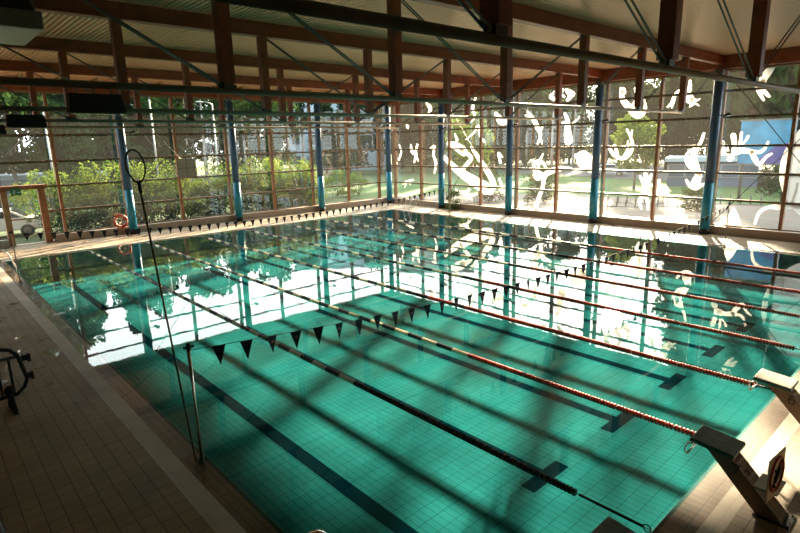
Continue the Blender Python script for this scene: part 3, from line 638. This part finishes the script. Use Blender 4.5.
# foliage meshes
def leafquads(bm,c,rad,n,s,rng,flat=1.,down=0.):
    for _ in range(n):
        th=rng.uniform(0,2*PI); ph=math.acos(rng.uniform(-1,1)); r=rad*(rng.uniform(.35,1)**.5)
        p=Vector(c)+Vector((math.sin(ph)*math.cos(th)*r,math.sin(ph)*math.sin(th)*r,math.cos(ph)*r*flat))
        a=Vector((rng.gauss(0,1),rng.gauss(0,1),rng.gauss(0,1)-down)).normalized(); b=a.cross(Vector((rng.gauss(0,1),rng.gauss(0,1),rng.gauss(0,1)))).normalized()
        k=s*rng.uniform(.6,1.3); bm.faces.new([bm.verts.new(p+a*k),bm.verts.new(p+b*k*.5),bm.verts.new(p-a*k),bm.verts.new(p-b*k*.5)])
def tree_proto(name,kind,lm,bk,seed):
    rng=random.Random(seed); t=thing(name,'x','tree')
    if kind=='broad':      # nominal 10 m
        bm=nb()
        for _ in range(46):
            th=rng.uniform(0,2*PI); z=rng.uniform(2.4,9.0); w=2.9*math.sqrt(max(.05,1-((z-5.4)/4.3)**2))*rng.uniform(.4,1)
            leafquads(bm,(w*math.cos(th),w*math.sin(th),z),rng.uniform(.7,1.2),125,.21,rng,.8)
        link('crown',bm,lm,t)
        bm=nb(); tube(bm,[(0,0,0),(.05,.0,2.2),(-.05,.1,4.5),(0,0,8)],[.2,.16,.11,.03],8)
        for k in range(6):
            a=k*1.1; z=2.2+k*.7; tube(bm,[(0,0,z),(1.1*math.cos(a),1.1*math.sin(a),z+1),(1.9*math.cos(a),1.9*math.sin(a),z+1.9)],[.08,.05,.02],6)
        link('trunk',bm,bk,t)
    elif kind=='conifer':
        bm=nb()
        for i in range(52):
            z=1.2+8.8*i/52; w=2.1*(1-(z-1)/9.4)+.15
            for k in range(6):
                a=rng.uniform(0,2*PI); rr=w*rng.uniform(.35,1); leafquads(bm,(rr*math.cos(a),rr*math.sin(a),z-rr*.25),.42*w**.5+.12,17,.20,rng,.45)
        link('crown',bm,lm,t)
        bm=nb(); tube(bm,[(0,0,0),(0,0,5),(0,0,9.8)],[.17,.11,.02],8); link('trunk',bm,bk,t)
    elif kind=='pine':     # tall bare trunk, crown in the top half
        bm=nb()
        for _ in range(34):
            th=rng.uniform(0,2*PI); z=rng.uniform(4.2,9.8); w=1.7*math.sqrt(max(.05,1-((z-6.9)/3.4)**2))*rng.uniform(.3,1)
            leafquads(bm,(w*math.cos(th),w*math.sin(th),z),rng.uniform(.4,.8),110,.17,rng,.6)
        link('crown',bm,lm,t)
        bm=nb(); tube(bm,[(0,0,0),(.06,0,3),(0,.05,6),(0,0,9.6)],[.14,.12,.09,.03],8)
        for k in range(8):
            a=k*2.1; z=3.3+k*.6; tube(bm,[(0,0,z),(1.0*math.cos(a),1.0*math.sin(a),z+.4)],[.04,.015],5)
        link('trunk',bm,bk,t)
    else:                  # shrub, nominal 3 m
        bm=nb()
        for _ in range(34):
            th=rng.uniform(0,2*PI); z=rng.uniform(.2,2.6); w=1.35*math.sqrt(max(.05,1-((z-1.2)/1.7)**2))*rng.uniform(.3,1)
            leafquads(bm,(w*math.cos(th),w*math.sin(th),z),rng.uniform(.3,.55),75,.075,rng,.9)
        link('foliage',bm,lm,t)
        bm=nb()
        for k in range(5):
            a=k*1.3; tube(bm,[(0,0,0),(.4*math.cos(a),.4*math.sin(a),.9),(.8*math.cos(a),.8*math.sin(a),1.9)],[.03,.02,.01],5)
        link('stems',bm,bk,t)
    return t
P_broad=tree_proto('leafy_tree','broad',leaf_dark,bark,1); P_light=tree_proto('leafy_tree','broad',leaf_light,bark,2)
P_con=tree_proto('conifer_tree','conifer',leaf_con,bark,3); P_pine=tree_proto('pine_tree','pine',leaf_con,bark_pale,4)
P_shrub=tree_proto('shrub','shrub',leaf_bush,bark,5); P_shrubd=tree_proto('shrub','shrub',leaf_dark,bark,6)
used=set()
def plant(P,x,y,s,lb,group,cat=None,z=G,sz=None,rng=random.Random(11)):
    o=P if P.name not in used else copy_tree(P); used.add(P.name); used.add(o.name)
    o.location=(x,y,z-.02); o.rotation_euler.z=rng.uniform(0,6.28); w=s*rng.uniform(.9,1.1); o.scale=(w,w,sz or s)
    o['label']=lb; o['group']=group
    if cat: o['category']=cat
    return o
def pol(az,d): a=math.radians(az); return CAM.x+d*math.cos(a),CAM.y+d*math.sin(a)
rng=random.Random(5)
# the wood all round: height limited by azimuth
az=1.0; n=0
while az<101:
    if az<14.5: el=24
    elif az<17: el=14
    elif az<60: el=7.5
    elif az<71: el=7.5
    elif az<78: el=9.5
    else: el=13.5
    for row in range(3):
        d=(58 if az<17 else 84 if az<60 else 66)+row*14+rng.uniform(-3,3); a=az+rng.uniform(-.8,.8)+row*1.1
        if az>=77: d-=10
        x,y=pol(a,d); h=(d*math.tan(math.radians(el))+4.4)*rng.uniform(.80,1.03)*(1,.97,.92)[row]
        P,nmx=rng.choice([(P_pine,'tall pale-trunked pine'),(P_con,'dark pointed conifer'),(P_broad,'dark leafy tree')])
        if az<17: P,nmx=rng.choice([(P_con,'dark pointed conifer'),(P_broad,'dark leafy tree'),(P_con,'dark pointed conifer')])
        side='right-hand windows' if a<48 else 'far windows'
        o=plant(P,x,y,h/10,nmx+' in the wood beyond the '+side,nmx+'s beyond the '+side,rng=rng)
        if h>16: o.scale=(h/10*.72,h/10*.72,h/10)
        n+=1
    az+=1.9 if az<17 else 2.3
# shrubs outside the far windows
for i in range(13):
    x=3.2+i*1.35+rng.uniform(-.3,.3); y=32.6+rng.uniform(-.5,1.6); 
    plant(P_shrub,x,y,rng.uniform(1.05,1.35),'yellow-green sunny shrub in the hedge outside the far windows','yellow-green shrubs outside the far windows','shrub',rng=rng)
for i in range(11):
    x=3.4+i*1.5+rng.uniform(-.3,.3); y=31.0+rng.uniform(-.2,.5)
    plant(P_shrubd,x,y,rng.uniform(.62,.85),'low dark shrub at the foot of the far windows','dark low shrubs outside the far windows','shrub',rng=rng)
for i,(x,y,s) in enumerate([(21.,36,.9),(23.2,36.5,.85),(25.4,37,.8),(27.,36,.7),(19.5,38,1.2)]):
    plant(P_shrub,x,y,s,'olive hedge shrub outside the far right corner windows','olive hedge shrubs near the corner','shrub',rng=rng)
x,y=pol(24.6,52); plant(P_light,x,y,.68,'light green leafy tree standing alone on the lawn beyond the right windows','lone light green tree',rng=rng)
x,y=pol(40.5,56); plant(P_light,x,y,.75,'light green tree behind the striped swimmer sticker','light green tree at the plaza',rng=rng)
for i,(px,py,s) in enumerate([(543,196,.95),(537,197,.8),(455,205,.5),(697,205,.55),(703,206,.5),(686,204,.5),(770,190,.8),(489,196,.9)]):
    p=onz(px,py+6,G); plant(P_shrubd,p.x,p.y,s,'dark clipped shrub on the plaza edge','dark shrubs on the plaza','shrub',rng=rng)
# buildings
def facade(name,loc,rz,w,dp,h,wm,rows,cols,lb,ww=1.3,wh=1.5,roofm=None):
    t=thing(name,lb,'building',loc,rz)
    bm=nb(); box(bm,-w/2,w/2,0,dp,0,h); link('wall',bm,wm,t)
    bm=nb(); box(bm,-w/2-.3,w/2+.3,-.3,dp+.3,h,h+.35); link('roof',bm,roofm or mat('pale_roof',(.25,.29,.32),.7),t)
    for r in range(rows):
        for c in range(cols):
            x=-w/2+(c+.5)*w/cols; z=(r+.35)*h/rows
            bm=nb(); box(bm,x-ww/2,x+ww/2,-.06,.02,z,z+wh); f=link('window',bm,mat('frame_white',(.13,.13,.14),.6),t)
            bm=nb(); box(bm,x-ww/2+.1,x+ww/2-.1,-.09,-.06,z+.1,z+wh-.1); link('pane',bm,mat('dark_pane',(.05,.07,.09),.1),f)
    return t
x,y=pol(54,95); facade('apartment_building',(x,y,G),math.radians(-36),17,10,17,mat('bluish_render',(.27,.31,.36),.8),5,6,'bluish white apartment building seen through the far windows near the corner')
x,y=pol(44,110); facade('apartment_building',(x,y,G),math.radians(-46),15,10,22,mat('beige_render',(.27,.24,.20),.8),6,5,'beige apartment building behind the corner windows')
x,y=pol(80.5,58); facade('low_building',(x,y,G),math.radians(-10),9,6,2.1,mat('pale_blue_wall',(.16,.20,.22),.8),1,4,'low pale blue flat-roofed building outside the left windows',1.0,1.0)
x,y=pol(18.2,56); t=facade('sports_hall',(x,y,G),math.radians(-72),7,6,2.2,mat('grey_blue_wall',(.05,.07,.10),.8),1,5,'grey-blue low hall beyond the lawn at the right',1.4,1.2)
# blue and violet billboard
x,y=pol(14.3,43); t=thing('billboard','large turquoise and violet billboard seen through the right windows','billboard',(x,y,G),math.radians(-76))
bm=nb(); box(bm,-1.5,1.5,-.08,.08,2.6,5.3); link('panel',bm,mat('turquoise_print',(.015,.13,.22),.5,noise=.5,nscale=.8),t)
bm=nb(); prism(bm,[(1.5,-.1,2.6),(-.6,-.1,2.6),(.5,-.1,3.7),(1.5,-.1,4.0)],(0,.02,0)); link('violet_field',bm,mat('violet_print',(.05,.04,.14),.5,noise=.3,nscale=1.),t)
bm=nb(); box(bm,-1.6,1.6,-.1,.1,5.3,5.4); box(bm,-1.6,1.6,-.1,.1,2.5,2.6); link('frame',bm,rod_m,t)
for s in (-1.2,1.2):
    bm=nb(); tube(bm,[(s,.1,0),(s,.1,5.3)],.09,8); link('leg',bm,rod_m,t)
# cars
def car(loc,rz,paint,lb):
    t=thing('car',lb,'car',loc,rz)
    prof=[(-2.1,.35),(-2.15,.75),(-1.9,.95),(-1.3,1.0),(-.75,1.42),(.6,1.46),(1.35,1.02),(1.95,.88),(2.12,.65),(2.08,.35)]
    bm=nb(); prism(bm,[(a,-.84,b) for a,b in prof],(0,1.68,0)); link('body',bm,paint,t,bevel=.06)
    gl=mat('car_glass',(.03,.035,.04),.08)
    for s,nm_ in ((-.85,'side_window'),(.83,'side_window')):
        bm=nb(); prism(bm,[(-1.1,s,1.02),(-.68,s,1.36),(.52,s,1.39),(1.1,s,1.04)],(0,.02,0)); link(nm_,bm,gl,t)
    bm=nb(); prism(bm,[(.66,-.7,1.44),(1.33,-.75,1.04),(1.33,.75,1.04),(.66,.7,1.44)],(.02,0,.02)); link('windscreen',bm,gl,t)
    bm=nb(); prism(bm,[(-.80,-.7,1.40),(-1.28,-.75,1.03),(-1.28,.75,1.03),(-.80,.7,1.40)],(-.02,0,.02)); link('rear_window',bm,gl,t)
    for x in (-1.3,1.3):
        for s in (-.86,.86):
            bm=nb(); tube(bm,[(x,s-.1,.32),(x,s+.1,.32)],.32,20); w=link('wheel',bm,plas_black,t)
            bm=nb(); tube(bm,[(x,s-.11,.32),(x,s+.11,.32)],.19,14); link('hubcap',bm,mat('alloy',(.15,.15,.15),.4,.6),w)
    for s in (-.6,.6):
        bm=nb(); sphere(bm,(2.02,s,.72),.13,sc=(.5,1.3,.8)); link('headlight',bm,white_p,t)
        bm=nb(); box(bm,-2.16,-2.10,s-.15,s+.15,.72,.86); link('tail_light',bm,red_f,t)
    return t
car((.9,34.2,G),math.radians(-12),mat('white_car_paint',(.75,.74,.70),.25,coat=.5),'white car parked outside the exit door at the left')
p=onz(637,171,G); p=pol(27.0,70); car((p[0],p[1],G),math.radians(110),mat('silver_car_paint',(.45,.47,.5),.25,.5),'silver car parked beyond the lawn by the light green tree')
# lamp posts, bike racks, bollards
def lamp(x,y,h,lb):
    t=thing('street_lamp',lb,'street lamp',(x,y,G)); lm=mat('lamp_grey',(.2,.2,.19),.5,.3)
    bm=nb(); tube(bm,[(0,0,0),(0,0,h)],[.09,.05],8); link('pole',bm,lm,t)
    bm=nb(); tube(bm,[(0,0,h),(-.5,0,h+.15),(-.9,0,h+.15)],.03,6); sphere(bm,(-1.1,0,h+.13),.2,sc=(1.6,.7,.4)); link('lamp_head',bm,lm,t)
x,y=pol(80.0,46); lamp(x,y,7.2,'pale street lamp outside the left windows above the low building')
x,y=pol(71.5,48); lamp(x,y,8.5,'pale street lamp behind the shrubs, beside the blue column with the lifebuoy')
x,y=pol(66.0,50); lamp(x,y,8.0,'street lamp seen through the windows right of the square board')
def rack(x,y,rz,lb):
    t=thing('bicycle_rack',lb,'bicycle rack',(x,y,G),rz,group='steel bicycle racks on the plaza')
    bm=nb(); tube(bm,[(0,-1.6,.05),(0,1.6,.05)],.03,6); link('base_rail',bm,rod_m,t)
    for k in range(6):
        yy=-1.4+k*.56; bm=nb(); tube(bm,[(-.25,yy,.05),(-.25,yy,.5)]+[tuple(v) for v in arc((0,yy,.5),.25,PI,0,8,(1,0,0),(0,0,1))]+[(.25,yy,.05)],.02,6); link('hoop',bm,rod_m,t)
for (px,py,lb) in ((612,207,'bicycle rack on the plaza left of the dancing sticker'),(640,204,'bicycle rack on the plaza behind the dancing sticker'),(735,205,'bicycle rack on the plaza behind the right flag pole'),(672,207,'bicycle rack on the plaza left of the dark shrubs')):
    p=onz(px,py,G); rack(p.x,p.y,math.radians(20),lb)
# ------------------------------------------------------------------ light
w=bpy.data.worlds.new('sky'); SC.world=w; w.use_nodes=True; n=w.node_tree.nodes; l=w.node_tree.links
bg=n['Background']; SUN=Vector((.859,.415,.301)).normalized()
tc=n.new('ShaderNodeTexCoord'); nrm=n.new('ShaderNodeVectorMath'); nrm.operation='NORMALIZE'; l.new(tc.outputs['Generated'],nrm.inputs[0])
dt=n.new('ShaderNodeVectorMath'); dt.operation='DOT_PRODUCT'; dt.inputs[1].default_value=SUN; l.new(nrm.outputs[0],dt.inputs[0])
cr=n.new('ShaderNodeValToRGB'); l.new(dt.outputs['Value'],cr.inputs[0]); e=cr.color_ramp.elements
e[0].position=0.0; e[0].color=(.78,.92,.97,1); e[1].position=1.0; e[1].color=(1.6,1.45,1.25,1)
k=cr.color_ramp.elements.new(.55); k.color=(.84,.93,.95,1); k=cr.color_ramp.elements.new(.9); k.color=(1.0,.97,.90,1)
l.new(cr.outputs[0],bg.inputs[0]); bg.inputs[1].default_value=3.4
sd=bpy.data.lights.new('sun','SUN'); sd.energy=25.; sd.angle=math.radians(1.8); sd.color=(1,.77,.52)
so=bpy.data.objects.new('sun',sd); COL.objects.link(so); so.rotation_euler=SUN.to_track_quat('Z','Y').to_euler(); so.location=(60,30,30)
SC.cycles.max_bounces=10; SC.cycles.transparent_max_bounces=24; SC.cycles.diffuse_bounces=4; SC.cycles.glossy_bounces=5
SC.cycles.sample_clamp_indirect=6.0; SC.cycles.caustics_reflective=False; SC.cycles.caustics_refractive=False
vs=SC.view_settings; vs.view_transform='Standard'; vs.look='None'; vs.exposure=.95; vs.gamma=1; vs.use_curve_mapping=False
